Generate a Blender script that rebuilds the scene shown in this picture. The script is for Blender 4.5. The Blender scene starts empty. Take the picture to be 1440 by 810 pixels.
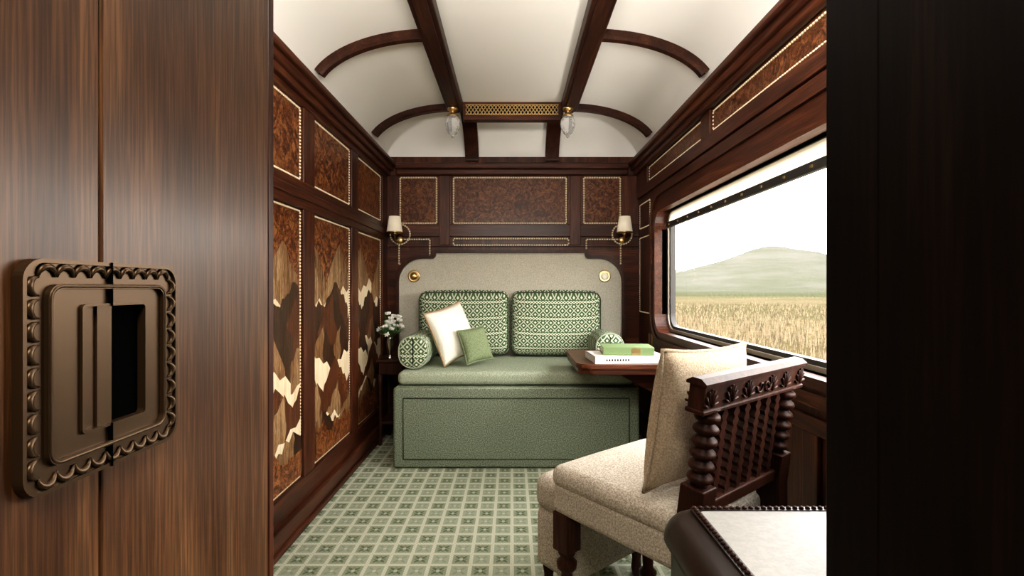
import bpy, bmesh, math, random
from mathutils import Matrix, Vector
random.seed(7)
H=1.2
pi=math.pi
# ------------------------------------------------------------------ materials
class NT:
    def __init__(s,name):
        s.m=bpy.data.materials.new(name); s.m.use_nodes=True
        s.t=s.m.node_tree; s.b=s.t.nodes['Principled BSDF']; s._o=None
    def n(s,t,**k):
        nd=s.t.nodes.new(t)
        for a,v in k.items(): setattr(nd,a,v)
        return nd
    def put(s,sock,v):
        if isinstance(v,bpy.types.NodeSocket): s.t.links.new(v,sock)
        else: sock.default_value=v
    def M(s,op,*a):
        nd=s.n('ShaderNodeMath',operation=op)
        for i,v in enumerate(a): s.put(nd.inputs[i],v)
        return nd.outputs[0]
    def obj(s):
        if s._o is None: s._o=s.n('ShaderNodeTexCoord').outputs['Object']
        return s._o
    def map(s,scale,rot=(0,0,0),loc=(0,0,0)):
        nd=s.n('ShaderNodeMapping'); s.put(nd.inputs[0],s.obj())
        nd.inputs['Location'].default_value=loc
        nd.inputs['Rotation'].default_value=rot; nd.inputs['Scale'].default_value=scale
        return nd.outputs[0]
    def noise(s,vec,scale,detail=4,rough=.5,dist=0):
        nd=s.n('ShaderNodeTexNoise'); s.put(nd.inputs['Vector'],vec)
        nd.inputs['Scale'].default_value=scale; nd.inputs['Detail'].default_value=detail
        nd.inputs['Roughness'].default_value=rough; nd.inputs['Distortion'].default_value=dist
        return nd.outputs['Fac']
    def ramp(s,fac,stops):
        nd=s.n('ShaderNodeValToRGB'); s.put(nd.inputs[0],fac); e=nd.color_ramp.elements
        while len(e)<len(stops): e.new(.5)
        for i,(p,c) in enumerate(stops):
            e[i].position=p; e[i].color=(*c,1)
        return nd.outputs[0]
    def mix(s,f,a,b,mode='MIX'):
        nd=s.n('ShaderNodeMix',data_type='RGBA',blend_type=mode)
        s.put(nd.inputs[0],f)
        s.put(nd.inputs[6],a if isinstance(a,bpy.types.NodeSocket) else (*a,1))
        s.put(nd.inputs[7],b if isinstance(b,bpy.types.NodeSocket) else (*b,1))
        return nd.outputs[2]
    def bump(s,h,st=.2,d=.002):
        nd=s.n('ShaderNodeBump'); s.put(nd.inputs['Height'],h)
        nd.inputs['Strength'].default_value=st; nd.inputs['Distance'].default_value=d
        s.t.links.new(nd.outputs[0],s.b.inputs['Normal'])
    def set(s,**k):
        for a,v in k.items():
            s.put(s.b.inputs[a.replace('_',' ')],v if not(isinstance(v,tuple) and len(v)==3) else (*v,1))
        return s
    def xyz(s,v=None):
        nd=s.n('ShaderNodeSeparateXYZ'); s.put(nd.inputs[0],v or s.obj()); return nd.outputs

def wood(name,c1,c2,c3,axis='z',cs=9,rough=.4,coat=.06,rot=0,pore=.55,spec=.25,lo=.3,hi=.72,pf=14,pa=.6):
    t=NT(name)
    sc=[cs]*3; f=[cs*pf]*3; i='xyz'.index(axis); sc[i]=cs*.09; f[i]=cs*pa
    r=(rot,0,0)
    v=t.map(sc,r); n1=t.noise(v,1,6,.6,1.2)
    n2=t.noise(t.map(f,r),1,3,.6,.2)
    base=t.ramp(n1,[(lo,c1),((lo+hi)/2,c2),(hi,c3)])
    col=t.mix(t.M('MULTIPLY',t.ramp(n2,[(.42,(1,1,1)),(.62,(0,0,0))]),pore),base,tuple(x*.35 for x in c1))
    t.set(Base_Color=col,Roughness=rough,Coat_Weight=coat,Coat_Roughness=.2)
    t.b.inputs['Specular IOR Level'].default_value=spec
    t.bump(n2,.12,.001)
    return t.m
mah=((.040,.012,.006),(.092,.027,.012),(.17,.056,.024))
MZ=wood('mahogany_vertical',*mah,'z'); MX=wood('mahogany_cross',*mah,'x'); MY=wood('mahogany_long',*mah,'y')
BEAM=wood('beam_mahogany',(.026,.009,.005),(.055,.018,.009),(.10,.034,.016),'y',spec=.2)
DOORW=wood('door_walnut',(.070,.027,.011),(.165,.072,.029),(.30,.145,.062),'z',cs=10,rough=.38,coat=.12,pore=.6,pf=28,pa=.8,spec=.35,lo=.34,hi=.66)
DARKW=wood('carved_dark_wood',(.030,.010,.006),(.060,.020,.011),(.10,.035,.020),'z',cs=10,rough=.46,coat=.0,spec=.22)
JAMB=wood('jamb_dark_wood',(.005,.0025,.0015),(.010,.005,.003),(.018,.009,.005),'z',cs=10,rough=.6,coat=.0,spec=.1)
TANW=wood('inlay_tan',(.14,.06,.022),(.33,.175,.078),(.50,.30,.15),'z',cs=46,rot=.5,pore=.8,lo=.38,hi=.62)
TANW2=wood('inlay_tan_light',(.24,.12,.05),(.46,.27,.13),(.62,.41,.22),'z',cs=46,rot=-.6,pore=.8,lo=.38,hi=.62)
CREAMW=wood('inlay_cream',(.68,.52,.32),(.84,.70,.49),(.90,.79,.60),'z',cs=24,rot=-.7,pore=.2)
REDW=wood('inlay_red',(.070,.022,.009),(.14,.047,.019),(.22,.085,.036),'z',cs=40,rot=-.4,pore=.7)
BRNW=wood('inlay_brown',(.026,.011,.006),(.065,.029,.014),(.13,.062,.029),'z',cs=46,rot=.9,pore=.7)
def burl(name,c1,c2,c3,sc=11):
    t=NT(name); n=t.noise(t.obj(),sc,12,.72,2.6); n2=t.noise(t.obj(),sc*6,4,.6,1)
    base=t.ramp(n,[(.38,c1),(.5,c2),(.60,c3)])
    col=t.mix(t.ramp(n2,[(.5,(0,0,0)),(.64,(.85,.85,.85))]),base,tuple(x*.35 for x in c1))
    t.set(Base_Color=col,Roughness=.42,Coat_Weight=.06,Coat_Roughness=.2); t.b.inputs['Specular IOR Level'].default_value=.25; return t.m
BURL=burl('burl_veneer',(.045,.012,.005),(.18,.056,.018),(.36,.15,.05),11)
BURL2=burl('burl_veneer_dark',(.038,.011,.005),(.13,.044,.016),(.26,.10,.036),13)
def plain(name,c,rough=.5,metal=0,**k):
    t=NT(name); n=t.noise(t.obj(),60,3)
    col=t.mix(t.M('MULTIPLY',n,.25),c,tuple(x*.7 for x in c))
    t.set(Base_Color=col,Roughness=rough,Metallic=metal,**k); return t.m
BEAD=plain('holly_bead_inlay',(.86,.74,.52),.45)
BRASS=plain('aged_brass',(.70,.50,.24),.3,1)
BRONZE=plain('dark_bronze',(.105,.064,.034),.36,.6)
t_=NT('black_shade_and_print'); t_.set(Base_Color=(.003,.003,.003),Roughness=1.); t_.b.inputs['Specular IOR Level'].default_value=0; BLACK=t_.m  # shade of slots and gaps put in as flat black; also book lettering
RUBBER=plain('window_gasket',(.03,.028,.026),.5)
STEEL=plain('frame_metal',(.55,.5,.42),.35,.6)
SILVER=plain('silver',(.5,.48,.45),.2,1)
t_=NT('ceiling_white'); t_.set(Base_Color=(.92,.90,.86),Roughness=.7); WHITE=t_.m
PAPER=plain('book_white',(.85,.83,.78),.6)
PAGES=plain('book_pages',(.7,.62,.48),.8)
GBOOK=plain('book_green_cloth',(.15,.22,.09),.7)
PETAL=plain('petal_white',(.85,.85,.8),.6)
LEAF=plain('leaf_green',(.08,.17,.05),.5)
LEATH=plain('dark_leather',(.020,.011,.008),.34)
def shade():
    t=NT('lamp_shade_cream'); t.set(Base_Color=(.85,.78,.64),Roughness=.8,Emission_Color=(1,.85,.62),Emission_Strength=.15); return t.m
SHADE=shade()
def crystal():
    t=NT('cut_crystal'); t.set(Base_Color=(.95,.95,.95),Roughness=.08,Transmission_Weight=.75,IOR=1.45); return t.m
CRY=crystal()
def fabric(name,a,b,scale=130,bs=.4,rough=.95):
    t=NT(name); n=t.noise(t.obj(),scale,3,.75); n2=t.noise(t.obj(),6,3)
    c=t.ramp(n,[(.40,a),(.60,b)])
    c=t.mix(t.M('MULTIPLY',n2,.18),c,tuple(x*.6 for x in a))
    t.set(Base_Color=c,Roughness=rough); t.b.inputs['Specular IOR Level'].default_value=.15; t.bump(n,bs,.003); return t.m
GRN=fabric('green_wool',(.095,.118,.080),(.29,.33,.245),140)
SEATG=fabric('seat_green',(.23,.27,.19),(.45,.49,.38),150)
PIPE=fabric('green_piping',(.05,.065,.04),(.09,.11,.07))
HB=fabric('headboard_linen',(.42,.40,.33),(.62,.60,.51),170)
CREAM=fabric('cream_linen',(.74,.70,.60),(.88,.85,.77),200)
TRIM=fabric('pillow_trim',(.30,.20,.10),(.42,.3,.17),300)
GPIL=fabric('green_velvet',(.15,.19,.10),(.25,.30,.18),150)
BEI=fabric('oatmeal_boucle',(.40,.35,.28),(.74,.69,.60),170,.7)
TAN=fabric('tan_linen',(.42,.33,.23),(.64,.54,.41),190,.6)
TOPL=fabric('pale_desk_top',(.40,.40,.385),(.46,.455,.435),60,.1,.4)  # even pale grey covering of the desk top
def frac(t,v,p,o=0.): return t.M('SUBTRACT',t.M('FRACT',t.M('ADD',t.M('DIVIDE',v,p),o)),.5)
def patfabric():
    t=NT('green_woven_pattern'); X=t.xyz(); u=X[0]; v=t.M('SUBTRACT',X[2],X[1])
    P=.125
    fv=frac(t,v,P); a=t.M('ABSOLUTE',fv)
    fu=t.M('ABSOLUTE',frac(t,u,.05))
    tri=t.M('MULTIPLY',t.M('SUBTRACT',fu,.25),.30)
    l1=t.M('LESS_THAN',t.M('ABSOLUTE',t.M('SUBTRACT',fv,tri)),.026)
    l2=t.M('LESS_THAN',t.M('ABSOLUTE',t.M('ADD',fv,tri)),.026)
    line=t.M('MAXIMUM',l1,l2)
    q=.0625
    s1=frac(t,t.M('ADD',u,v),q); s2=frac(t,t.M('SUBTRACT',u,v),q)
    m1=t.M('MAXIMUM',t.M('ABSOLUTE',s1),t.M('ABSOLUTE',s2))
    dot=t.M('LESS_THAN',m1,.17)
    ring=t.M('GREATER_THAN',m1,.415)
    zone=t.M('GREATER_THAN',a,.13)
    w=t.M('MULTIPLY',zone,t.M('MAXIMUM',dot,t.M('MULTIPLY',ring,.75)))
    f=t.M('MAXIMUM',line,t.M('MULTIPLY',w,.9))
    n=t.noise(t.obj(),280,3,.7)
    c=t.mix(f,(.060,.110,.048),(.78,.81,.66))
    c=t.mix(t.M('MULTIPLY',n,.25),c,(.08,.12,.06))
    t.set(Base_Color=c,Roughness=.95); t.b.inputs['Specular IOR Level'].default_value=.15; t.bump(n,.4,.002); return t.m
PAT=patfabric()
def carpet():
    t=NT('carpet_sage_pattern'); X=t.xyz(); p=.090
    u=frac(t,X[0],p); v=frac(t,X[1],p); au=t.M('ABSOLUTE',u); av=t.M('ABSOLUTE',v)
    mx=t.M('MAXIMUM',au,av); grid=t.M('GREATER_THAN',mx,.405)
    d1=t.M('GREATER_THAN',t.M('FRACT',t.M('DIVIDE',t.M('ADD',X[0],X[1]),.015)),.4)
    d2=t.M('GREATER_THAN',t.M('FRACT',t.M('DIVIDE',t.M('SUBTRACT',X[0],X[1]),.015)),.4)
    grid=t.M('MULTIPLY',grid,t.M('ADD',t.M('MULTIPLY',t.M('MULTIPLY',d1,d2),.45),.55))
    man=t.M('ADD',au,av)
    ring=t.M('MULTIPLY',t.M('GREATER_THAN',man,.2),t.M('LESS_THAN',man,.33))
    pet=t.M('LESS_THAN',t.M('ABSOLUTE',t.M('SUBTRACT',au,av)),.08)
    flower=t.M('MULTIPLY',pet,t.M('LESS_THAN',mx,.28))
    chk=t.M('FRACT',t.M('MULTIPLY',t.M('ADD',t.M('FLOOR',t.M('DIVIDE',X[0],p)),t.M('FLOOR',t.M('DIVIDE',X[1],p))),.5))
    chk=t.M('GREATER_THAN',chk,.25)
    cen=t.M('LESS_THAN',mx,.085)
    c=t.mix(t.M('MULTIPLY',chk,.6),(.35,.385,.285),(.225,.27,.175))
    mot=t.M('ADD',t.M('MULTIPLY',flower,t.M('ADD',t.M('MULTIPLY',chk,.5),.3)),t.M('MULTIPLY',ring,t.M('MULTIPLY',chk,.4)))
    c=t.mix(mot,c,(.09,.118,.066))
    c=t.mix(grid,c,(.68,.68,.55)); c=t.mix(t.M('MULTIPLY',cen,.8),c,(.58,.58,.45))
    n=t.noise(t.obj(),250,3,.7)
    c=t.mix(t.M('MULTIPLY',n,.25),c,(.20,.22,.155))
    t.set(Base_Color=c,Roughness=1.); t.b.inputs['Specular IOR Level'].default_value=.1; t.bump(n,.5,.003); return t.m
CARPET=carpet()
def glass():
    t=NT('window_glass'); tr=t.n('ShaderNodeBsdfTransparent'); g=t.n('ShaderNodeBsdfGlossy'); g.inputs['Roughness'].default_value=.02
    mx=t.n('ShaderNodeMixShader'); mx.inputs[0].default_value=.02
    t.t.links.new(tr.outputs[0],mx.inputs[1]); t.t.links.new(g.outputs[0],mx.inputs[2])
    t.t.links.new(mx.outputs[0],t.t.nodes['Material Output'].inputs[0]); return t.m
GLASS=glass()
def blind():
    t=NT('blind_translucent'); d=t.n('ShaderNodeBsdfDiffuse'); d.inputs[0].default_value=(.85,.82,.75,1)
    g=t.n('ShaderNodeBsdfTranslucent'); g.inputs[0].default_value=(.9,.87,.8,1)
    mx=t.n('ShaderNodeMixShader'); mx.inputs[0].default_value=.7
    t.t.links.new(d.outputs[0],mx.inputs[1]); t.t.links.new(g.outputs[0],mx.inputs[2])
    t.t.links.new(mx.outputs[0],t.t.nodes['Material Output'].inputs[0]); return t.m
BLIND=blind()
WS=9.8
KM=.125
def moor():
    t=NT('moorland'); X=t.xyz(); 
    r=t.M('SQRT',t.M('ADD',t.M('MULTIPLY',X[0],X[0]),t.M('MULTIPLY',X[1],X[1])))
    lr=t.M('LOGARITHM',r,10.)
    ang=t.M('ARCTAN2',X[0],X[1])
    cb=t.n('ShaderNodeCombineXYZ'); t.put(cb.inputs[0],t.M('MULTIPLY',ang,9.)); t.put(cb.inputs[1],t.M('MULTIPLY',lr,24.)); t.put(cb.inputs[2],t.M('MULTIPLY',X[2],.16))
    n=t.noise(cb.outputs[0],1,10,.74)
    lr2=t.M('ADD',lr,t.M('MULTIPLY',t.M('SUBTRACT',n,.5),.85))
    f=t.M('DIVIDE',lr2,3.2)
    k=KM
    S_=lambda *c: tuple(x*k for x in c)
    base=t.ramp(f,[(.15,S_(.68,.54,.34)),(.34,S_(.74,.58,.36)),(.41,S_(.38,.31,.16)),(.46,S_(.68,.54,.32)),(.54,S_(.32,.31,.17)),(.62,S_(.60,.50,.32)),(.70,S_(.28,.31,.18)),(.80,S_(.36,.38,.29)),(.95,S_(.62,.60,.57))])  # far stops turn pale: distance haze painted into the ground colour
    cb2=t.n('ShaderNodeCombineXYZ'); t.put(cb2.inputs[0],t.M('MULTIPLY',ang,170.)); t.put(cb2.inputs[1],t.M('MULTIPLY',lr,70.))
    g=t.noise(cb2.outputs[0],1,6,.8)
    g=t.ramp(g,[(.4,(0,0,0)),(.62,(1,1,1))])
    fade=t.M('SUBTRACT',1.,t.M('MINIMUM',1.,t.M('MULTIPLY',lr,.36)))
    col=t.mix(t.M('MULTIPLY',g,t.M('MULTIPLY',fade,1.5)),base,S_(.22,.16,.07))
    t.set(Base_Color=col,Roughness=1.); t.b.inputs['Specular IOR Level'].default_value=0; return t.m
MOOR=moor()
GR1=plain('dry_grass_gold',tuple(x*KM*1.15 for x in(.85,.66,.40)),1.); GR2=plain('dry_grass_brown',tuple(x*KM for x in(.42,.32,.16)),1.)
# ------------------------------------------------------------------ builder
class B:
    def __init__(s): s.v=[]; s.f=[]; s.mi=[]; s.sm=[]; s.mats=[]
    def add(s,vs,fs,mat,smooth=False,M=None):
        if mat not in s.mats: s.mats.append(mat)
        k=s.mats.index(mat); o=len(s.v)
        for p in vs:
            p=Vector(p); s.v.append(tuple(M@p if M else p))
        for f in fs: s.f.append([i+o for i in f]); s.mi.append(k); s.sm.append(smooth)
    def box(s,x0,x1,y0,y1,z0,z1,mat,bev=0,M=None,seg=2):
        vs=[(x,y,z) for x in(x0,x1) for y in(y0,y1) for z in(z0,z1)]
        fs=[(0,1,3,2),(4,6,7,5),(0,4,5,1),(2,3,7,6),(0,2,6,4),(1,5,7,3)]
        if bev:
            bm=bmesh.new(); bv=[bm.verts.new(v) for v in vs]
            for f in fs: bm.faces.new([bv[i] for i in f])
            bmesh.ops.bevel(bm,geom=bm.edges[:],offset=bev,segments=seg,affect='EDGES',profile=.5)
            bm.verts.index_update(); vs=[v.co.copy() for v in bm.verts]; fs=[[v.index for v in f.verts] for f in bm.faces]; bm.free()
        s.add(vs,fs,mat,False,M)
    def soft(s,x0,x1,y0,y1,z0,z1,mat,r=.04,puff=(0,0,0),n=14,M=None):
        c=Vector(((x0+x1)/2,(y0+y1)/2,(z0+z1)/2)); h=Vector(((x1-x0)/2,(y1-y0)/2,(z1-z0)/2)); r=min(r,h.x,h.y,h.z)
        def g(hh):
            out=[]; k=5
            for i in range(k): out.append(-hh+ r*i/k)
            for i in range(n+1): out.append(-hh+r+(2*hh-2*r)*i/n)
            for i in range(1,k+1): out.append(hh-r+r*i/k)
            return out
        G=[g(h.x),g(h.y),g(h.z)]
        for ax in range(3):
            a,b=(ax+1)%3,(ax+2)%3
            for sg in(-1,1):
                vs=[];fs=[]
                for i in G[a]:
                    for j in G[b]:
                        p=[0,0,0]; p[ax]=sg*h[ax]; p[a]=i; p[b]=j
                        q=Vector([max(-h[k]+r,min(h[k]-r,p[k])) for k in range(3)])
                        d=Vector(p)-q
                        if d.length>1e-9: d.normalize()
                        o=q+d*r
                        for k in range(3):
                            a2,b2=(k+1)%3,(k+2)%3
                            u=o[a2]/h[a2]; w=o[b2]/h[b2]
                            o[k]+=(o[k]/h[k])*puff[k]*max(0,1-u*u)*max(0,1-w*w)
                        vs.append(c+o)
                na,nb=len(G[a]),len(G[b])
                for i in range(na-1):
                    for j in range(nb-1):
                        f=(i*nb+j,(i+1)*nb+j,(i+1)*nb+j+1,i*nb+j+1)
                        fs.append(f if sg>0 else f[::-1])
                s.add(vs,fs,mat,True,M)
    def pillow(s,w,h,t,mat,M,n=22,edge=None):
        vs=[];fs=[]
        for sg in(-1,1):
            o=len(vs)
            for i in range(n+1):
                for j in range(n+1):
                    u=-1+2*i/n; v=-1+2*j/n
                    pin=1-.07*(1-abs(u)**2)*(abs(v)**4); pin2=1-.07*(1-abs(v)**2)*(abs(u)**4)
                    th=t/2*((1-u*u)*(1-v*v))**.42
                    vs.append((u*w/2*pin2,sg*th,v*h/2*pin))
            for i in range(n):
                for j in range(n):
                    a=o+i*(n+1)+j; f=(a,a+n+1,a+n+2,a+1); fs.append(f if sg<0 else f[::-1])
        s.add(vs,fs,mat,True,M)
        if edge:
            pts=[]
            for k in range(4*n):
                q=k//n; r=-1+2*(k%n)/n
                u,v=[(r,-1),(1,r),(-r,1),(-1,-r)][q]
                pin=1-.07*(1-abs(u)**2)*(abs(v)**4); pin2=1-.07*(1-abs(v)**2)*(abs(u)**4)
                pts.append((u*w/2*pin2,0,v*h/2*pin))
            s.tube(pts,.006,edge,6,M,closed=True)
    def tube(s,pts,r,mat,n=8,M=None,closed=False,rs=None):
        pts=[Vector(p) for p in pts]; vs=[];fs=[];L=len(pts)
        up=None
        for i,p in enumerate(pts):
            a=pts[i-1] if (i>0 or closed) else p; b=pts[(i+1)%L] if (i<L-1 or closed) else p
            d=(b-a).normalized()
            if up is None: up=d.orthogonal().normalized()
            up=(up-d*up.dot(d)).normalized(); sd=d.cross(up)
            rr=rs[i] if rs else r
            for k in range(n):
                t=2*pi*k/n; vs.append(p+up*math.cos(t)*rr+sd*math.sin(t)*rr)
        for i in range(L if closed else L-1):
            for k in range(n):
                a=i*n+k;b=i*n+(k+1)%n;c=((i+1)%L)*n+(k+1)%n;d=((i+1)%L)*n+k; fs.append((a,b,c,d))
        if not closed: fs+= [tuple(range(n))[::-1],tuple((L-1)*n+k for k in range(n))]
        s.add(vs,fs,mat,True,M)
    def lathe(s,prof,mat,n=20,M=None,smooth=True):
        vs=[];fs=[];L=len(prof)
        for r,z in prof:
            for k in range(n): vs.append((r*math.cos(2*pi*k/n),r*math.sin(2*pi*k/n),z))
        for i in range(L-1):
            for k in range(n): fs.append((i*n+k,i*n+(k+1)%n,(i+1)*n+(k+1)%n,(i+1)*n+k))
        fs+=[tuple(range(n))[::-1],tuple((L-1)*n+k for k in range(n))]
        s.add(vs,fs,mat,smooth,M)
    def loft(s,loops,mat,smooth=True,M=None):
        n=len(loops[0]); vs=[p for l in loops for p in l]; fs=[]
        for i in range(len(loops)-1):
            for k in range(n): fs.append((i*n+k,i*n+(k+1)%n,(i+1)*n+(k+1)%n,(i+1)*n+k))
        fs+=[tuple(range(n))[::-1],tuple((len(loops)-1)*n+k for k in range(n))]
        s.add(vs,fs,mat,smooth,M)
    def prism(s,loop,d0,d1,mat,axis='y',M=None,smooth=False):
        def P(a,b,d): return {'y':(a,d,b),'x':(d,a,b),'z':(a,b,d)}[axis]
        n=len(loop); vs=[P(a,b,d0) for a,b in loop]+[P(a,b,d1) for a,b in loop]
        fs=[tuple(range(n)),tuple(range(2*n-1,n-1,-1))]+[(i,i+n,(i+1)%n+n,(i+1)%n) for i in range(n)]
        s.add(vs,fs,mat,smooth,M)
    def ring(s,lo,li,d0,d1,mat,axis='x',M=None):
        def P(a,b,d): return {'y':(a,d,b),'x':(d,a,b),'z':(a,b,d)}[axis]
        n=len(lo); vs=[]
        for d in(d0,d1):
            vs+=[P(a,b,d) for a,b in lo]; vs+=[P(a,b,d) for a,b in li]
        fs=[]
        for i in range(n):
            j=(i+1)%n
            fs+=[(i,j,n+j,n+i),(2*n+i,3*n+i,3*n+j,2*n+j),(i,2*n+i,2*n+j,j),(n+i,n+j,3*n+j,3*n+i)]
        s.add(vs,fs,mat,False,M)
    def beads(s,p0,p1,nrm,mat=None,sz=.0085,pitch=.017,h=.005):
        p0=Vector(p0);p1=Vector(p1);d=p1-p0;L=d.length;k=max(1,int(L/pitch));d.normalize();nrm=Vector(nrm);w=nrm.cross(d)
        for i in range(k):
            c=p0+d*(L*(i+.5)/k); a=d*sz*.72;b=w*sz*.6
            vs=[c-a-b,c+a-b,c+a+b,c-a+b]; ns=nrm*h
            vs2=[c+ns+(-a-b)*.55,c+ns+(a-b)*.55,c+ns+(a+b)*.55,c+ns+(b-a)*.55]
            s.add(vs+vs2,[(4,5,6,7),(0,1,5,4),(1,2,6,5),(2,3,7,6),(3,0,4,7)],mat or BEAD)
    def strip(s,p0,p1,nrm,mat,w=.004,h=.003):
        p0=Vector(p0);p1=Vector(p1);d=(p1-p0).normalized();nrm=Vector(nrm);b=nrm.cross(d)*w/2
        vs=[p0-b,p1-b,p1+b,p0+b]; s.add(vs+[v+nrm*h for v in vs],[(4,5,6,7),(0,1,5,4),(1,2,6,5),(2,3,7,6),(3,0,4,7)],mat)
    def beadrect(s,axis,pos,a0,a1,z0,z1,nrm,**k):
        def P(a,z): return (pos,a,z) if axis=='x' else (a,pos,z)
        for p,q in(((a0,z0),(a1,z0)),((a1,z0),(a1,z1)),((a1,z1),(a0,z1)),((a0,z1),(a0,z0))): s.beads(P(*p),P(*q),nrm,**k)
    def done(s,name,loc=(0,0,0),rz=0):
        me=bpy.data.meshes.new(name); me.from_pydata(s.v,[],s.f)
        for m in s.mats: me.materials.append(m)
        me.polygons.foreach_set('material_index',s.mi); me.polygons.foreach_set('use_smooth',s.sm)
        me.validate(); me.update()
        bm=bmesh.new(); bm.from_mesh(me); bmesh.ops.remove_doubles(bm,verts=bm.verts,dist=1e-5); bmesh.ops.recalc_face_normals(bm,faces=bm.faces); bm.to_mesh(me); bm.free()
        o=bpy.data.objects.new(name,me); bpy.context.scene.collection.objects.link(o); o.location=loc; o.rotation_euler=(0,0,rz); return o
def rrect(a0,a1,b0,b1,r,n=8):
    out=[]
    for cx,cy,t in((a1-r,b1-r,0),(a0+r,b1-r,90),(a0+r,b0+r,180),(a1-r,b0+r,270)):
        for i in range(n+1):
            t2=math.radians(t+90*i/n); out.append((cx+r*math.cos(t2),cy+r*math.sin(t2)))
    return out
T=Matrix.Translation
def R(a,ax): return Matrix.Rotation(a,4,ax)
W=1.09; D=4.3; YR=3.79
# ------------------------------------------------------------------ floor, ceiling
b=B(); b.box(-W-.06,W+.08,-1.2,D+.06,-.06,0,CARPET); b.done('floor')
def arch(x):
    a=abs(x)
    if a<=.44: return 1.40
    t=min(1,(a-.44)/.66); return 1.06+.33*math.sqrt(max(0,1-t*t))
def hip(y):
    if y<YR: return 9
    t=min(1,(y-YR)/(D+.02-YR)); return 1.03+.37*math.sqrt(max(0,1-t*t))
b=B(); xs=[]; 
for i in range(101):
    t=i/100*2-1; xs.append(math.copysign(abs(t)**.7,t)*(W+.01))
ys=[-1.2,0,.7,1.5,2.5,3.2,3.7]+[YR+(D+.02-YR)*math.sin(i/50*pi/2) for i in range(51)]
vs=[(x,y,H+min(arch(x),hip(y))) for y in ys for x in xs]; nx=len(xs)
fs=[(j*nx+i,j*nx+i+1,(j+1)*nx+i+1,(j+1)*nx+i) for j in range(len(ys)-1) for i in range(nx-1)]
b.add(vs,fs,WHITE,True); ceil=b.done('ceiling')
mod=ceil.modifiers.new('thick','SOLIDIFY'); mod.thickness=.04; mod.offset=1
b=B()
for sx in(-1,1):
    b.box(*sorted((sx*.37,sx*.49)),.67,YR,H+1.335,H+1.41,BEAM,.008)
    b.box(*sorted((sx*.395,sx*.465)),.67,YR-.02,H+1.322,H+1.34,BEAM,.005)
    yy=[YR-.03+(D+.0-YR+.03)*math.sin(i/20*pi/2) for i in range(21)]
    vs=[];fs=[]
    for i,y in enumerate(yy):
        zt=H+(hip(y) if y>YR else 1.4)
        for x in(.285,.40):
            vs+=[(sx*x,y-.045*(i/20),zt-.045),(sx*x,y,zt+.01)]
    for i in range(20):
        a=i*4; c=a+4
        fs+=[(a,a+2,c+2,c),(a,c,c+1,a+1),(a+2,a+3,c+3,c+2),(a+1,c+1,c+3,a+3)]
    b.add(vs,fs,BEAM)
    for ry in(.72,1.62,2.70,YR-.01):
        n=28; vs=[];fs=[]
        for i in range(n+1):
            x=.47+(1.06-.47)*math.sin(i/n*pi/2); z=arch(x)
            dx=1e-3; g=(arch(min(x+dx,1.09))-arch(x-dx))/(2*dx); nl=Vector((g,-1)).normalized()
            for w,off in((-.028,0),(-.028,.035),(-.018,.048),(.018,.048),(.028,.035),(.028,0)):
                vs.append((sx*(x+nl.x*off),ry+w,H+z+nl.y*off))
        for i in range(n):
            for k in range(5):
                a=i*6+k; fs.append((a,a+1,a+7,a+6))
        b.add(vs,fs,BEAM,False)
b.done('trim_ceiling_beams')
b=B(); g0=YR-.04;g1=YR+.03
b.box(-.37,.37,g0,g1,H+1.265,H+1.305,MX,.006); b.box(-.37,.37,g0,g1,H+1.385,H+1.41,MX,.006); b.box(-.37,.37,g0+.035,g1,H+1.30,H+1.39,BLACK)
b.box(-.37,-.35,g0,g1,H+1.30,H+1.39,MX);b.box(.35,.37,g0,g1,H+1.30,H+1.39,MX)
k=26; dx=.70/k
for i in range(k):
    for q in(0,1):
        for s_ in(0,1):
            x0=-.35+i*dx; z0=H+1.307+q*.039; z1=z0+.039
            p,qq=((x0,z0),(x0+dx,z1)) if s_ else ((x0,z1),(x0+dx,z0))
            b.strip((p[0],g0+.02,p[1]),(qq[0],g0+.02,qq[1]),(0,-1,0),BRASS,w=.006,h=.006)
for z in(1.306,1.386): b.strip((-.35,g0+.018,H+z),(.35,g0+.018,H+z),(0,-1,0),BRASS,w=.007,h=.01)
b.done('trim_ceiling_grille')
# ------------------------------------------------------------------ left wall
b=B(); zb=(.226,1.606,1.745,2.13)
b.box(-W-.06,-W,-1.2,D+.06,0,2.3,MZ)
cols=[(1.15,1.79),(1.93,2.565),(2.707,3.335),(3.475,4.12)]
xf=-W+.02
prev=.73
for a,c in cols+[(D,D)]:
    b.box(-W,xf,prev,a,zb[0],2.13,MZ,.004); prev=c
b.box(-W,xf+.002,.73,D,0,zb[0],MY,.004); b.box(-W,xf+.002,.73,D,zb[1],zb[2],MY,.004); b.box(-W,xf+.002,.73,D,zb[3],2.3,MY,.004)
b.box(-W,xf+.010,.73,D,zb[1]+.045,zb[2]-.045,MY,.006)
for a,c in cols:
    b.box(-W,-W+.003,a,c,zb[2],zb[3],BURL); b.box(-W,-W+.003,a,c,zb[0],zb[1],BURL)
    for z0,z1 in((zb[2],zb[3]),(zb[0],zb[1])): b.beadrect('x',-W+.003,a+.012,c-.012,z0+.012,z1-.012,(1,0,0))
def clip(poly,ax,val,keep_gt):
    out=[]
    for i in range(len(poly)):
        p,q=poly[i],poly[(i+1)%len(poly)]
        ip=(p[ax]>=val)==keep_gt or p[ax]==val; iq=(q[ax]>=val)==keep_gt or q[ax]==val
        if ip: out.append(p)
        if ip!=iq:
            t=(val-p[ax])/(q[ax]-p[ax]); out.append((p[0]+(q[0]-p[0])*t,p[1]+(q[1]-p[1])*t))
    return out
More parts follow.
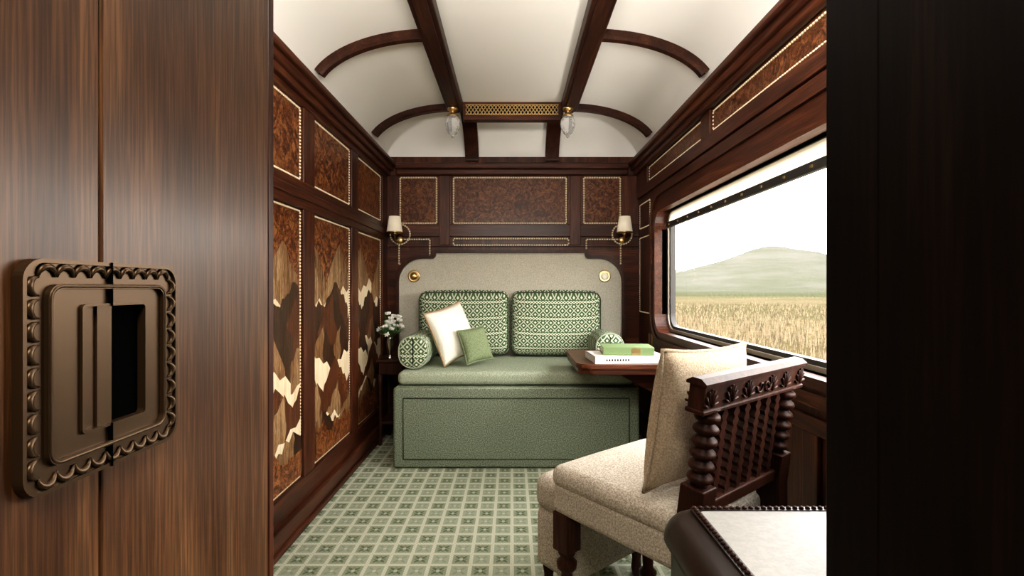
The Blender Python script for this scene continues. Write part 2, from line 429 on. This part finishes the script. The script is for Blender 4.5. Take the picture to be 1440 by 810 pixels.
def inlay(b,poly,x,mat,a,c,z0,z1):
    for ax,v,g in((0,a,True),(0,c,False),(1,z0,True),(1,z1,False)):
        poly=clip(poly,ax,v,g)
        if len(poly)<3: return
    b.add([(x,p,q) for p,q in poly],[tuple(range(len(poly)))],mat)
def mountain(b,py,pz,hw,ht,seed,x,m_lit,m_dark,m_snow,clipr):
    rs=random.Random(seed); a2,c2,z0,z1=clipr
    def slope(side):
        pts=[];n=8
        for i in range(n+1):
            t=i/n; pts.append((py+side*hw*t**(.9), pz-ht*t+ (0 if i in(0,n) else rs.uniform(-.022,.022))))
        return pts
    L=slope(-1); Rr=slope(1)
    outline=L[::-1]+Rr[1:]
    base=pz-ht
    inlay(b,outline+[(py+hw,base-.5),(py-hw,base-.5)],x,m_lit,a2,c2,z0,z1)
    spur=[(py,pz)];yy=py;n=5
    for i in range(1,n+1): yy+=rs.uniform(-.03,.055); spur.append((yy,pz-ht*1.2*i/n))
    inlay(b,Rr+[(py+hw,base-.25)]+spur[::-1][:-1],x+.0003,m_dark,a2,c2,z0,z1)
    if m_snow:
        # pale snow field running diagonally across the foot, with a few jagged tongues
        top=[];n=8; tl=rs.choice((-1,1))*rs.uniform(.04,.10)
        for i in range(n+1):
            yv=py-hw+2*hw*i/n; top.append((yv,base+ht*.05+tl*(i/n-.5)*2+(ht*rs.uniform(.03,.17) if i%2 else -ht*rs.uniform(.0,.05))))
        inlay(b,top+[(py+hw,base-.5),(py-hw,base-.5)],x+.0006,m_snow,a2,c2,z0,z1)
rows=[(.27,.34,.44,TANW2,TANW,CREAMW),(-.01,.16,.34,BRNW,REDW,None),(-.07,.22,.40,REDW,BRNW,None),(-.22,.22,.36,TANW,BRNW,CREAMW),(-.40,.24,.42,REDW,BURL2,None),(-.50,.24,.40,TANW2,REDW,CREAMW),(-.64,.16,.46,TANW,BRNW,None),(-.78,.10,.44,BURL,BURL2,None)]
for li,(pz,ht,sp,ml,md,ms) in enumerate(rows):
    y=1.0+ (li*.17)%.33; k=0
    while y<4.7:
        for a,c in cols: mountain(b,y,H+pz+random.Random(li*50+k).uniform(-.07,.05),sp*.62,ht,li*50+k,-W+.0036+.0016*li+(.0008 if k%2 else 0),ml,md,ms,(a+.024,c-.024,zb[0]+.024,zb[1]-.03))
        y+=sp*random.Random(k+li*9).uniform(.8,1.15); k+=1
for a,c in cols:
    top=[];rs=random.Random(int(a*10)); n=10
    for i in range(n+1): top.append((a+.024+(c-a-.048)*i/n,H-.80+rs.uniform(-.05,.05)))
    inlay(b,top+[(c-.024,.2),(a+.024,.2)],-W+.0036+.0016*8.2,BURL,a+.024,c-.024,zb[0]+.024,zb[1])
b.done('wall_left')
b=B(); b.box(xf+.002,xf+.03,.73,D-.02,0,.11,MY,.006); b.box(xf+.002,xf+.045,.73,D-.02,0,.03,MY,.006); b.done('baseboard_left')
def cornice(sx):
    b=B()
    b.box(*sorted((sx*W,sx*(W-.05))),.67,D-.0,2.165,2.215,MY,.01)
    b.box(*sorted((sx*W,sx*(W-.075))),.67,D-.0,2.20,2.245,MY,.01)
    b.box(*sorted((sx*W,sx*(W-.10))),.67,D-.0,2.235,2.272,MY,.01); return b
cornice(-1).done('trim_cornice_left'); cornice(1).done('trim_cornice_right')
# ------------------------------------------------------------------ back wall
b=B(); S=163.
def bx(px): return (px-720)/S
def bz(py): return H+(405-py)/S
b.box(-W,W,D,D+.06,0,2.35,MZ)
P3=[(561,616),(636,798),(819,874)]
z0,z1=bz(316),bz(248)
prev=-W
for l,r in P3+[(720+W*S,)*2]:
    b.box(prev,bx(l),D-.02,D,z0,z1,MZ,.004); prev=bx(r)
b.box(-W,W,D-.022,D,z1,2.24,MX,.004); b.box(-W,W,D-.022,D,bz(333),z0,MX,.004); b.box(-W,W,D-.02,D,bz(347),bz(344),MX,.002)
b.box(-W,W,D-.02,D,0,bz(352),MX)
for l,r in P3:
    b.box(bx(l),bx(r),D-.003,D,z0,z1,BURL2); b.beadrect('y',D-.003,bx(l)+.012,bx(r)-.012,z0+.012,z1-.012,(0,-1,0),sz=.012,pitch=.02,h=.008)
b.beadrect('y',D-.02,bx(638),bx(799),bz(345),bz(336),(0,-1,0),sz=.011,pitch=.02)
for l,r in((562,605),(824,872)): b.beadrect('y',D-.022,bx(l),bx(r),bz(372),bz(337),(0,-1,0),sz=.011,pitch=.02)
for l,r in((618,633),(801,816)):
    b.box(bx(l),bx(r),D-.03,D-.018,bz(345),z1+.0,MZ,.004)
for cx in(-.96,.945):
    for i in range(26):
        t=2*pi*i/26; p=Vector((cx+.085*math.cos(t),D-.023,bz(330)+.085*math.sin(t))); q=Vector((cx+.085*math.cos(t+.15),D-.023,bz(330)+.085*math.sin(t+.15)))
        b.beads(p,q,(0,-1,0),sz=.011,pitch=.02)
b.done('wall_back')
b=B(); b.box(-.99,.99,D-.10,D-.032,2.21,2.262,MX,.012); b.box(-.99,.99,D-.06,D-.032,2.165,2.215,MX,.01); b.done('trim_cornice_back')
# ------------------------------------------------------------------ right wall + window
wy0,wy1,wz0,wz1=1.0,3.62,H-.31,H+.545
b=B()
b.box(W,W+.08,-1.2,wy0,0,2.3,MZ); b.box(W,W+.08,wy1,D+.06,0,2.3,MZ); b.box(W,W+.08,wy0,wy1,0,wz0,MZ); b.box(W,W+.08,wy0,wy1,wz1,2.3,MZ)
xr=W-.02
for y0,y1 in((1.0,1.55),(1.62,2.70),(2.83,3.95)):
    b.box(W-.004,W,y0,y1,H+.84,H+.965,BURL2); b.beadrect('x',W-.004,y0+.012,y1-.012,H+.852,H+.953,(-1,0,0),sz=.007)
b.box(xr,W,.67,D-.02,H+.965,2.3,MY,.004); b.box(xr,W,.67,D-.02,H+.76,H+.84,MY,.004)
for y0,y1 in((.67,1.0),(1.55,1.62),(2.70,2.83),(3.95,D-.02)): b.box(xr,W,y0,y1,H+.83,H+.97,MZ,.004)
for y0,y1 in((3.93,D-.03),): 
    b.beadrect('x',W-.001,y0,y1-.03,H+.50,H+.70,(-1,0,0)); b.beadrect('x',W-.001,y0,y1-.03,H-.2,H+.42,(-1,0,0))
b.box(xr,W,.67,D-.02,0,.18,MY,.004); b.box(xr,W,.67,D-.02,.68,.74,MY,.004)
for y in(.67,1.2,1.75,2.3,2.85,3.4,3.95): b.box(xr,W,y,y+.09,.18,.68,MZ,.004)
b.done('wall_right')
b=B(); b.box(xr-.025,xr,.67,D-.02,0,.10,MY,.006); b.done('baseboard_right')
b=B()
b.ring(rrect(wy0-.2,wy1+.20,wz0-.11,wz1+.19,.26),rrect(wy0-.01,wy1+.01,wz0-.01,wz1+.01,.13),W-.035,W-.001,MY)
b.ring(rrect(wy0-.16,wy1+.16,wz0-.08,wz1+.15,.23),rrect(wy0-.12,wy1+.12,wz0-.055,wz1+.12,.2),W-.05,W-.03,MY)
b.ring(rrect(wy0-.04,wy1+.04,wz0-.035,wz1+.035,.15),rrect(wy0-.0,wy1+.0,wz0,wz1,.12),W-.055,W+.08,MY)
b.ring(rrect(wy0-.001,wy1+.001,wz0-.001,wz1+.001,.12),rrect(wy0+.03,wy1-.03,wz0+.02,wz1-.006,.10),W+.035,W+.08,STEEL)
b.ring(rrect(wy0+.03,wy1-.03,wz0+.02,wz1-.006,.10),rrect(wy0+.055,wy1-.055,wz0+.04,wz1-.012,.085),W+.045,W+.08,RUBBER)
b.box(W+.062,W+.066,wy0+.02,wy1-.02,wz0+.02,wz1-.008,GLASS)
b.box(W+.034,W+.036,wy0+.03,wy1-.04,H+.465,wz1-.008,BLIND); b.box(W+.018,W+.042,wy0+.03,wy1-.04,H+.43,H+.47,RUBBER,.004)
for i in range(14):
    y=wy0+.1+i*(wy1-wy0-.2)/13; b.box(W+.014,W+.02,y-.006,y+.006,H+.445,H+.456,BRASS)
b.done('window_1')
# ------------------------------------------------------------------ vestibule: door, partitions
b=B(); X=-.35
b.box(X-.04,X,-.6,.4232,0.01,2.08,DOORW,.002); b.box(X-.04,X,.4250,.716,0.01,2.08,DOORW,.002); b.box(X-.04,X-.006,.42,.43,.01,2.08,BLACK)
b.box(X-.04,X+.001,.716,.732,.01,2.08,MZ,.003)
cy,cz=.4285,H-.065; hw,hh=.0805,.0865
b.ring(rrect(cy-hw,cy+hw,cz-hh,cz+hh,.016),rrect(cy-.030,cy+.036,cz-.050,cz+.050,.004),X+.0005,X+.006,BRONZE)
b.ring(rrect(cy-hw,cy+hw,cz-hh,cz+hh,.016),rrect(cy-hw+.003,cy+hw-.003,cz-hh+.003,cz+hh-.003,.014),X+.006,X+.0085,BRONZE)
b.ring(rrect(cy-hw+.0185,cy+hw-.0185,cz-hh+.0185,cz+hh-.0185,.010),rrect(cy-hw+.022,cy+hw-.022,cz-hh+.022,cz+hh-.022,.009),X+.006,X+.010,BRONZE)
b.tube([(X+.009,a,c) for a,c in rrect(cy-hw+.020,cy+hw-.020,cz-hh+.020,cz+hh-.020,.010)],.0018,BRONZE,8,closed=True)
b.ring(rrect(cy-.032,cy+.038,cz-.052,cz+.052,.004),rrect(cy-.030,cy+.036,cz-.050,cz+.050,.003),X+.006,X+.0085,BRONZE)
b.box(X+.0005,X+.003,cy-.030,cy+.002,cz-.05,cz+.05,BRONZE); b.box(X+.0004,X+.001,cy+.002,cy+.036,cz-.05,cz+.05,BLACK)
b.box(X+.001,X+.005,cy-.014,cy+.001,cz-.05,cz+.05,BRONZE)
def scal(y,z,ang):
    pts=[]
    for i in range(9):
        t=pi*i/8; pts.append((0,.0068*math.cos(t),.0080*math.sin(t)))
    b.tube(pts,.0013,BRONZE,8,T((X+.0070,y,z))@R(ang,'X'),rs=[.0006,.0014,.0021,.0027,.0029,.0027,.0021,.0014,.0006])
n=9
for i in range(n):
    t=(i+.5)/n
    y=cy-hw+.012+(2*hw-.024)*t; scal(y,cz+hh-.0135,0); scal(y,cz-hh+.0135,pi)
    z=cz-hh+.012+(2*hh-.024)*t; scal(cy-hw+.0135,z,pi/2); scal(cy+hw-.0135,z,-pi/2)
b.box(X+.0055,X+.0100,cy-.0041,cy-.0034,cz-hh,cz-.05,BLACK); b.box(X+.0055,X+.0100,cy-.0041,cy-.0034,cz+.05,cz+hh,BLACK)
b.done('door_1')
b=B(); b.box(-W,-.392,.62,.72,0,2.6,MZ); b.box(-.392,.42,.60,.669,2.12,2.62,MX); b.done('wall_front_left')
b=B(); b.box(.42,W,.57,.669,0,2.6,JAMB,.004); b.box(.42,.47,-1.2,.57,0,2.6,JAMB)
b.done('wall_front_right')
b=B(); b.box(-W-.06,W+.08,-1.26,-1.2,0,2.7,MX); b.done('wall_corridor')
# ------------------------------------------------------------------ headboard
b=B(); 
def hbloop(d):
    xl,xr_=-.985+d,.955-d; zt=H+.322-d; zs=H+.275-d; r=.20; out=[(xl,.5)]
    zc=zs-r
    for i in range(13):
        t=pi-pi/2*i/12; out.append((xl+r+r*math.cos(t),zc+r*math.sin(t)))
    out+=[(-.70+d,zs)]
    for i in range(1,6):
        t=pi/2*i/5; out.append((-.70+d+.03*math.sin(t),zs+(zt-zs)*(1-math.cos(t))))
    out+=[(-.665+d,zt)]
    m=[( xl+xr_-x,z) for x,z in out][::-1]
    return out+m
lo=hbloop(0); li=hbloop(.026)
b.ring(lo,li,D-.092,D-.0325,BEAM,'y'); b.prism(li,D-.072,D-.0325,HB,'y')
b.tube([(x,D-.074,z) for x,z in hbloop(.031)],.005,HB,6)
b.done('headboard')
for cx in(-.83,.785):
    b=B(); M_=T((cx,D-.073,H+.10))@R(pi/2,'X')
    b.lathe([(.048,-.0),(.052,.006),(.046,.012),(.040,.010),(.036,.010)],BRASS,28,M_); b.lathe([(.03,.008),(.032,.018),(.02,.028),(.008,.031)],BRASS if cx<0 else SHADE,24,M_)
    b.done('reading_light')
# ------------------------------------------------------------------ sofa
b=B(); sx0,sx1=-.79,.847
b.soft(sx0,sx1,3.3,4.2,0.004,.54,GRN,.022,(0,0,0),4)
for (a0,a1,c0,c1) in((sx0+.07,sx1-.07,.065,.47),):
    for p,q in(((a0,c0),(a1,c0)),((a1,c0),(a1,c1)),((a1,c1),(a0,c1)),((a0,c1),(a0,c0))):
        b.tube([(p[0],3.3,p[1]),(q[0],3.3,q[1])],.0045,PIPE,6)
b.tube([(sx0+.01,3.31,.533),(sx1-.01,3.31,.533)],.006,SEATG,6)
b.soft(sx0+.02,sx1-.02,3.34,4.20,.545,.637,SEATG,.035,(0,0,.002),10)
b.done('sofa_bed')
def bcush(x0,x1):
    b=B(); b.soft(x0,x1,4.03,4.19,.653,1.175,PAT,.07,(.0,.018,.010),12)
    b.tube([(x,4.047,z) for x,z in rrect(x0+.012,x1-.012,.665,1.163,.065,8)],.005,PIPE,6,closed=True)
    return b.done('sofa_back_cushion')
bcush(-.765,-.02); bcush(-.01,.73)
def bolster(x0,x1,y0,y1):
    b=B(); loops=[]
    z0,z1=.642,.872
    for y,d in((y0,.035),(y0+.004,.018),(y0+.012,.007),(y0+.028,.001),(y0+.06,0),(y0+.2,-.004),((y0+y1)/2,-.004),(y1-.06,0),(y1-.02,.004),(y1-.006,.014),(y1,.035)):
        loops.append([(x,y,z) for x,z in rrect(x0+d,x1-d,z0+max(d,0),z1-d,.095-d*.6,8)])
    b.loft(loops,PAT)
    b.tube([(x,y0+.012,z) for x,z in rrect(x0+.005,x1-.005,z0+.007,z1-.005,.092,8)],.006,SEATG,6,closed=True)
    b.tube([(x,y1-.012,z) for x,z in rrect(x0+.008,x1-.008,z0+.008,z1-.008,.09,8)],.005,SEATG,6,closed=True)
    return b.done('sofa_bolster')
bolster(-.785,-.575,3.42,3.99); bolster(.605,.815,3.60,4.01)
b=B(); M_=T((-.440,3.66,.872))@R(.80,'Z')@R(-.30,'X')@R(-.24,'Y'); b.pillow(.36,.40,.15,CREAM,M_,edge=TRIM); b.done('throw_pillow')
b=B(); M_=T((-.265,3.60,.790))@R(.65,'Z')@R(-.35,'X')@R(-.12,'Y'); b.pillow(.23,.25,.11,GPIL,M_,edge=GPIL); b.done('throw_pillow')
# ------------------------------------------------------------------ sconces
for cx in(-.965,.95):
    b=B(); zc=bz(338)
    b.lathe([(.03,0),(.034,.004),(.028,.01),(.012,.014)],BRASS,20,T((cx,D-.023,zc))@R(pi/2,'X'))
    sh=-.012
    pts=[(cx,D-.03,zc),(cx,D-.08,zc-.018),(cx+sh,D-.13,zc-.01),(cx+sh,D-.15,zc+.03),(cx+sh,D-.15,zc+.10)]
    b.tube(pts,.006,BRASS,8); b.lathe([(.004,0),(.018,.01),(.022,.02),(.01,.03)],BRASS,14,T((cx+sh,D-.15,zc+.025)))
    z0=zc+.05
    b.lathe([(.066,z0),(.046,z0+.135),(.044,z0+.135),(.064,z0)],SHADE,28,T((cx+sh,D-.15,0)))
    b.lathe([(.067,z0-.002),(.068,z0+.004),(.066,z0+.006)],BRASS,28,T((cx+sh,D-.15,0)))
    b.done('wall_sconce')
for cx in(-.435,.41):
    b=B(); M_=T((cx,3.66,0)); zt=H+1.323
    b.lathe([(.035,zt),(.04,zt-.012),(.025,zt-.025),(.010,zt-.03),(.010,zt-.04),(.028,zt-.045),(.042,zt-.06),(.040,zt-.07)],BRASS,20,M_)
    b.lathe([(.036,zt-.065),(.052,zt-.09),(.056,zt-.12),(.050,zt-.155),(.034,zt-.185),(.014,zt-.202),(.010,zt-.215),(.002,zt-.222)],CRY,12,M_,False)
    b.done('ceiling_lamp')
# ------------------------------------------------------------------ side table + vase
b=B(); tx0,tx1,ty0,ty1=-1.03,-.82,3.78,4.1
b.box(tx0,tx1,ty0,ty1,.63,.655,DARKW,.006)
b.box(tx0+.015,tx1-.015,ty0+.015,ty1-.015,.54,.63,DARKW,.004)
for x in(tx0+.025,tx1-.025):
    for y in(ty0+.025,ty1-.025):
        b.lathe([(.015,0),(.018,.03),(.012,.06),(.016,.2),(.011,.24),(.019,.27),(.011,.30),(.017,.46),(.019,.54)],DARKW,12,T((x,y,0)))
b.box(tx0+.02,tx1-.02,ty0+.02,ty1-.02,.16,.18,DARKW,.004)
b.done('side_table')
b=B(); vc=Vector((-.945,3.86,.656))
b.lathe([(.028,0),(.03,.006),(.012,.02),(.012,.03),(.022,.06),(.027,.11),(.022,.15),(.026,.165),(.022,.165),(.018,.15)],SILVER,20,T(vc))
rr=random.Random(4)
for i in range(50):
    th=rr.uniform(0,2*pi); ph=rr.uniform(.0,1.2); R_=rr.uniform(.09,.20)
    d=Vector((math.sin(ph)*math.cos(th)*.8,math.sin(ph)*math.sin(th)*.75,math.cos(ph))); p=vc+Vector((0,0,.15)); e=p+d*R_
    e.x=max(e.x,-1.045)
    b.tube([p,p+d*R_*.5+Vector((0,0,.01)),e],.0016,LEAF,5)
    q=d.to_track_quat('Z','Y').to_matrix().to_4x4()
    if i%2==0:
        for k in range(6):
            b.lathe([(.001,0),(.011,.006),(.013,.016),(.003,.027)],PETAL,7,T(e)@q@R(k*pi/3,'Z')@R(1.05,'Y')@Matrix.Diagonal((1,.4,1,1)))
        b.lathe([(.005,0),(.006,.006),(.002,.009)],BRASS,8,T(e)@q)
    else:
        b.lathe([(.001,0),(.014,.02),(.012,.035),(.001,.065)],LEAF,7,T(p+d*R_*.5)@q@R(.6,'Y')@Matrix.Diagonal((1,.15,1,1)))
b.done('flower_vase')
# ------------------------------------------------------------------ table
b=B()
def tl(d):
    x0,x1,y0,y1=.375+d,W-.024,2.86+d,3.585-d
    o=[(x1,y1),]
    for cx,cy_,t in((x0+.09,y1-.09,90),(x0+.10,y0+.10,180)):
        for i in range(9):
            r=.09 if t==90 else .10
            a=math.radians(t+90*i/8); o.append((cx+r*math.cos(a),cy_+r*math.sin(a)))
    o.append((x1-.12,y0)); o.append((x1,y0+.1)); return o
b.prism(tl(0),.735,.752,MX,'z'); b.prism(tl(.006),.728,.758,MX,'z'); b.prism(tl(.014),.700,.73,MX,'z')
b.box(.98,W-.024,3.1,3.5,.55,.70,MX,.01); b.prism([(1.06,.45),(1.06,.70),(.6,.70)],3.28-.2,3.32-.2,MX,'y')
b.done('folding_table')
b=B(); M_=T((.69,3.05,.759))@R(.06,'Z')
b.box(-.215,.215,-.14,.14,0,.004,PAPER,0,M_); b.box(-.215,.215,-.14,.14,.036,.040,PAPER,0,M_); b.box(-.208,.208,-.133,.135,.004,.036,PAGES,0,M_); b.box(-.215,-.209,-.14,.14,0,.04,PAPER,0,M_)
b.box(-.215,.215,-.141,-.137,0,.04,PAPER,0,M_); 
for i in range(9): b.box(-.15+i*.016,-.142+i*.016,-.1425,-.141,.015,.026,BLACK,0,M_)
b.done('book')
b=B(); M_=T((.70,3.06,.800))@R(-.08,'Z')
b.box(-.15,.15,-.10,.10,0,.005,GBOOK,0,M_); b.box(-.15,.15,-.10,.10,.043,.048,GBOOK,0,M_); b.box(-.145,.145,-.094,.096,.005,.043,PAGES,0,M_); b.box(-.15,.15,-.104,-.098,0,.048,GBOOK,.003,M_)
b.box(.02,.07,-.106,-.104,.006,.042,BRASS,0,M_)
b.done('book')
# ------------------------------------------------------------------ chair
CO=(.44,1.31,0); CR=math.radians(38.5)
b=B(); cw,cd=.52,.49; 
b.box(.0,cw,.0,cd,.44,.545,BEI,.02,seg=3)
b.soft(-.005,cw+.005,-.0+.02,cd+.008,.525,.600,BEI,.032,(0,0,.014),8)
legp=[(.026,0),(.03,.02),(.018,.035),(.018,.05),(.032,.065),(.034,.085),(.02,.10),(.024,.2),(.018,.24),(.033,.255),(.035,.275),(.02,.29),(.030,.305),(.030,.32)]
for x in(.036,cw-.036):
    b.lathe(legp,DARKW,16,T((x,cd-.036,0))); b.box(x-.034,x+.034,cd-.07,cd-.002,.315,.445,DARKW,.004)
    b.lathe(legp,DARKW,16,T((x,-.02,0))); b.box(x-.034,x+.034,-.055,.015,.315,.60,DARKW,.004)
tilt=Matrix.Translation((0,-.02,.58))@R(.13,'X')
pp=[]
z=.105
pp+=[(.022,z),]
z+=.005
for k in range(6):
    pp+=[(.019,z),(.031,z+.009),(.034,z+.016),(.031,z+.023),(.019,z+.032)]; z+=.033
pp+=[(.024,z),(.03,z+.008)]
for x in(.036,cw-.036):
    b.box(x-.034,x+.034,-.034,.034,-.02,.105,DARKW,.004,tilt); b.lathe(pp,DARKW,20,tilt@T((x,0,0)))
ztop=z+.005
b.box(.05,cw-.05,-.02,.02,.02,.055,DARKW,.004,tilt)
for i in range(6):
    x=.105+i*.062; zz=.05
    lp=[];k=10;h=(ztop-.05)/k
    for q in range(k): lp+=[(x+.017,zz+h*q),(x+.008,zz+h*(q+.5))]
    lp+=[(x+.017,zz+h*k)]
    lp+=[(2*x-a,c) for a,c in lp][::-1]
    b.prism(lp,-.012,.012,DARKW,'y',tilt)
b.box(-.03,cw+.03,-.022,.022,ztop,ztop+.074,DARKW,.004,tilt)
# crest: low ridge like a gabled capping, so the top sheds light instead of reading flat
b.prism([(-.028,ztop+.070),(.028,ztop+.070),(.028,ztop+.077),(.012,ztop+.088),(-.012,ztop+.088),(-.028,ztop+.077)],-.035,cw+.035,DARKW,'x',tilt)
b.box(-.032,cw+.032,-.026,.026,ztop-.004,ztop+.008,DARKW,.003,tilt)
for sg in(-1,1):
    yq=sg*.023
    for c0 in(.0,.10,.19,cw-.19,cw-.10,cw):
        for q in range(7):
            a=pi*(q+.5)/7
            b.tube([(c0+.008*math.cos(a),yq,ztop+.014+.008*math.sin(a)),(c0+.032*math.cos(a),sg*.026,ztop+.014+.048*math.sin(a))],.0034,DARKW,5,tilt)
    for c0,fl in((.262,-1),(.30,1)):
        pts=[(c0+fl*(.002+.0034*t)*math.cos(t),sg*.0245,ztop+.038+(.002+.0034*t)*math.sin(t)) for t in [k*.45 for k in range(15)]]
        b.tube(pts,.0034,DARKW,5,tilt)
b.done('dining_chair',CO,CR)
b=B(); M_=T((.25,.095,.614+.205))@R(.13,'X')@R(.03,'Y'); b.pillow(.47,.41,.15,TAN,M_,edge=TAN); b.done('chair_pillow',CO,CR)
b=B(); 
b.soft(.13,.60,.515,.745,.33,.470,BEI,.05,(0,0,.012),6); b.soft(.137,.593,.522,.738,.11,.345,BEI,.035,(0,0,0),6)
for x in(.18,.55):
    for y in(.56,.70): b.lathe([(.016,0),(.022,.03),(.018,.07),(.026,.12)],DARKW,14,T((x,y,0)))
b.done('footstool',CO,CR)
# ------------------------------------------------------------------ desk in foreground
b=B()
def dl(d,r): return rrect(.30+d,W-.026,.70,1.055-d,r)
b.prism(dl(.012,.075),.0,.70,LEATH,'z')
loops=[]
for i in range(9):
    t=i/8*pi/2; d=.035*(1-math.cos(t)); z=.70+.046*math.sin(t)
    loops.append([(x,y,z) for x,y in rrect(.30+d,W-.026-d*.1,.70,1.055-d,.08-d*.8)])
b.loft(loops,LEATH)
b.prism(rrect(.378,W-.03,.70,1.005,.008),.74,.750,TOPL,'z')
b.ring(rrect(.362,W-.027,.70,1.021,.012),rrect(.378,W-.03,.702,1.005,.008),.74,.752,LEATH,'z')
for i in range(24): b.lathe([(.005,0),(.0045,.003),(.002,.005)],DARKW,8,T((.370,.706+i*.0128,.752)))
for i in range(54): b.lathe([(.005,0),(.0045,.003),(.002,.005)],DARKW,8,T((.370+i*.0128,1.013,.752)))
b.done('writing_desk')
b=B(); b.box(W-.006,W,3.86,3.90,H-.46,H-.36,BRASS,.002); b.box(W-.006,W,3.93,3.97,H-.46,H-.36,BRASS,.002); b.done('wall_socket')
# ------------------------------------------------------------------ landscape
b=B(); vs=[];fs=[]; NR,NA=110,200
def hill(x,y):
    z=-1.1
    r=math.hypot(x,y)
    z+=.25*math.sin(x*.11+1)*math.sin(y*.07)*min(1,r/30)
    z+=38*math.exp(-(((x-262)/62)**2+((y-470)/70)**2))*(1+.06*math.sin(x*.09)+.05*math.sin(y*.13+x*.05))
    z+=16*math.exp(-(((x-180)/70)**2+((y-470)/60)**2))
    a=math.atan2(x,y)
    z+=max(0,(r-500))/900*(38+14*math.sin(a*9)+8*math.sin(a*23+1))
    return z
for i in range(NR+1):
    r=2.0*(1500/2.0)**(i/NR)
    for j in range(NA+1):
        a=-.1+ (pi+.2)*j/NA; x=1.3+r*math.sin(a); y=1.5+r*math.cos(a); vs.append((x,y,hill(x,y)))
for i in range(NR):
    for j in range(NA):
        a=i*(NA+1)+j; fs.append((a,a+1,a+NA+2,a+NA+1))
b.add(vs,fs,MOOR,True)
rr=random.Random(9)
G={0:([],[]),1:([],[])}
for i in range(16000):
    a=math.radians(rr.uniform(8,75)); r=9*(70/9)**(rr.random()**.8); x=r*math.sin(a); y=r*math.cos(a)
    if x<2.5: continue
    z=hill(x,y)-.03; h=rr.uniform(.15,.5); w=rr.uniform(.015,.035)*(1+r/40); t=rr.uniform(0,pi); lx,ly=rr.uniform(-.2,.2)*h,rr.uniform(-.2,.2)*h
    V,F=G[0 if rr.random()<.68 else 1]; o=len(V)
    V+=[(x-w*math.cos(t),y-w*math.sin(t),z),(x+w*math.cos(t),y+w*math.sin(t),z),(x+lx,y+ly,z+h)]; F.append((o,o+1,o+2))
b.add(*G[0],GR1); b.add(*G[1],GR2)
b.done('moorland_landscape')
# ------------------------------------------------------------------ lights
w=bpy.data.worlds.new('World'); bpy.context.scene.world=w; w.use_nodes=True; nt=w.node_tree; bg=nt.nodes['Background']
tc=nt.nodes.new('ShaderNodeTexCoord'); sp=nt.nodes.new('ShaderNodeSeparateXYZ'); rp=nt.nodes.new('ShaderNodeValToRGB')
nt.links.new(tc.outputs['Generated'],sp.inputs[0]); nt.links.new(sp.outputs[2],rp.inputs[0]); nt.links.new(rp.outputs[0],bg.inputs[0])
rp.color_ramp.elements[0].position=.0; rp.color_ramp.elements[0].color=(1,.93,.84,1); rp.color_ramp.elements[1].position=.5; rp.color_ramp.elements[1].color=(1,.975,.95,1)
bg.inputs[1].default_value=WS
def area(name,loc,rot,sx,sy,e,col=(1,1,1)):
    l=bpy.data.lights.new(name,'AREA'); l.shape='RECTANGLE'; l.size=sx; l.size_y=sy; l.energy=e; l.color=col
    o=bpy.data.objects.new(name,l); o.location=loc; o.rotation_euler=rot; bpy.context.scene.collection.objects.link(o); return o
sl=bpy.data.lights.new('sun','SUN'); sl.energy=4; sl.angle=.05; sl.color=(1,.9,.75); so=bpy.data.objects.new('sun',sl); so.rotation_euler=(math.radians(62),0,math.radians(-40)); bpy.context.scene.collection.objects.link(so)
area('fill_uplight',(0,.86,2.05),(math.radians(124),0,0),1.6,.3,40,(1,.94,.86))  # added fill above the doorway to whiten the ceiling, no cabin fixture
area('corridor_fill',(.15,-.45,2.25),(math.radians(12),0,0),.4,.4,17,(1,.88,.72))  # unseen fill added behind the camera to brighten the door
# ------------------------------------------------------------------ camera
c=bpy.data.cameras.new('camera'); c.lens=701/1440*36; c.sensor_width=36; c.clip_start=.02; c.clip_end=3000
co=bpy.data.objects.new('camera',c); co.location=(0,0,H); co.rotation_euler=(pi/2,0,0); bpy.context.scene.collection.objects.link(co); bpy.context.scene.camera=co
sc=bpy.context.scene; sc.view_settings.view_transform='Standard'; sc.view_settings.exposure=.3
try: sc.view_settings.look='Medium High Contrast'
except Exception as e: print('look',e)
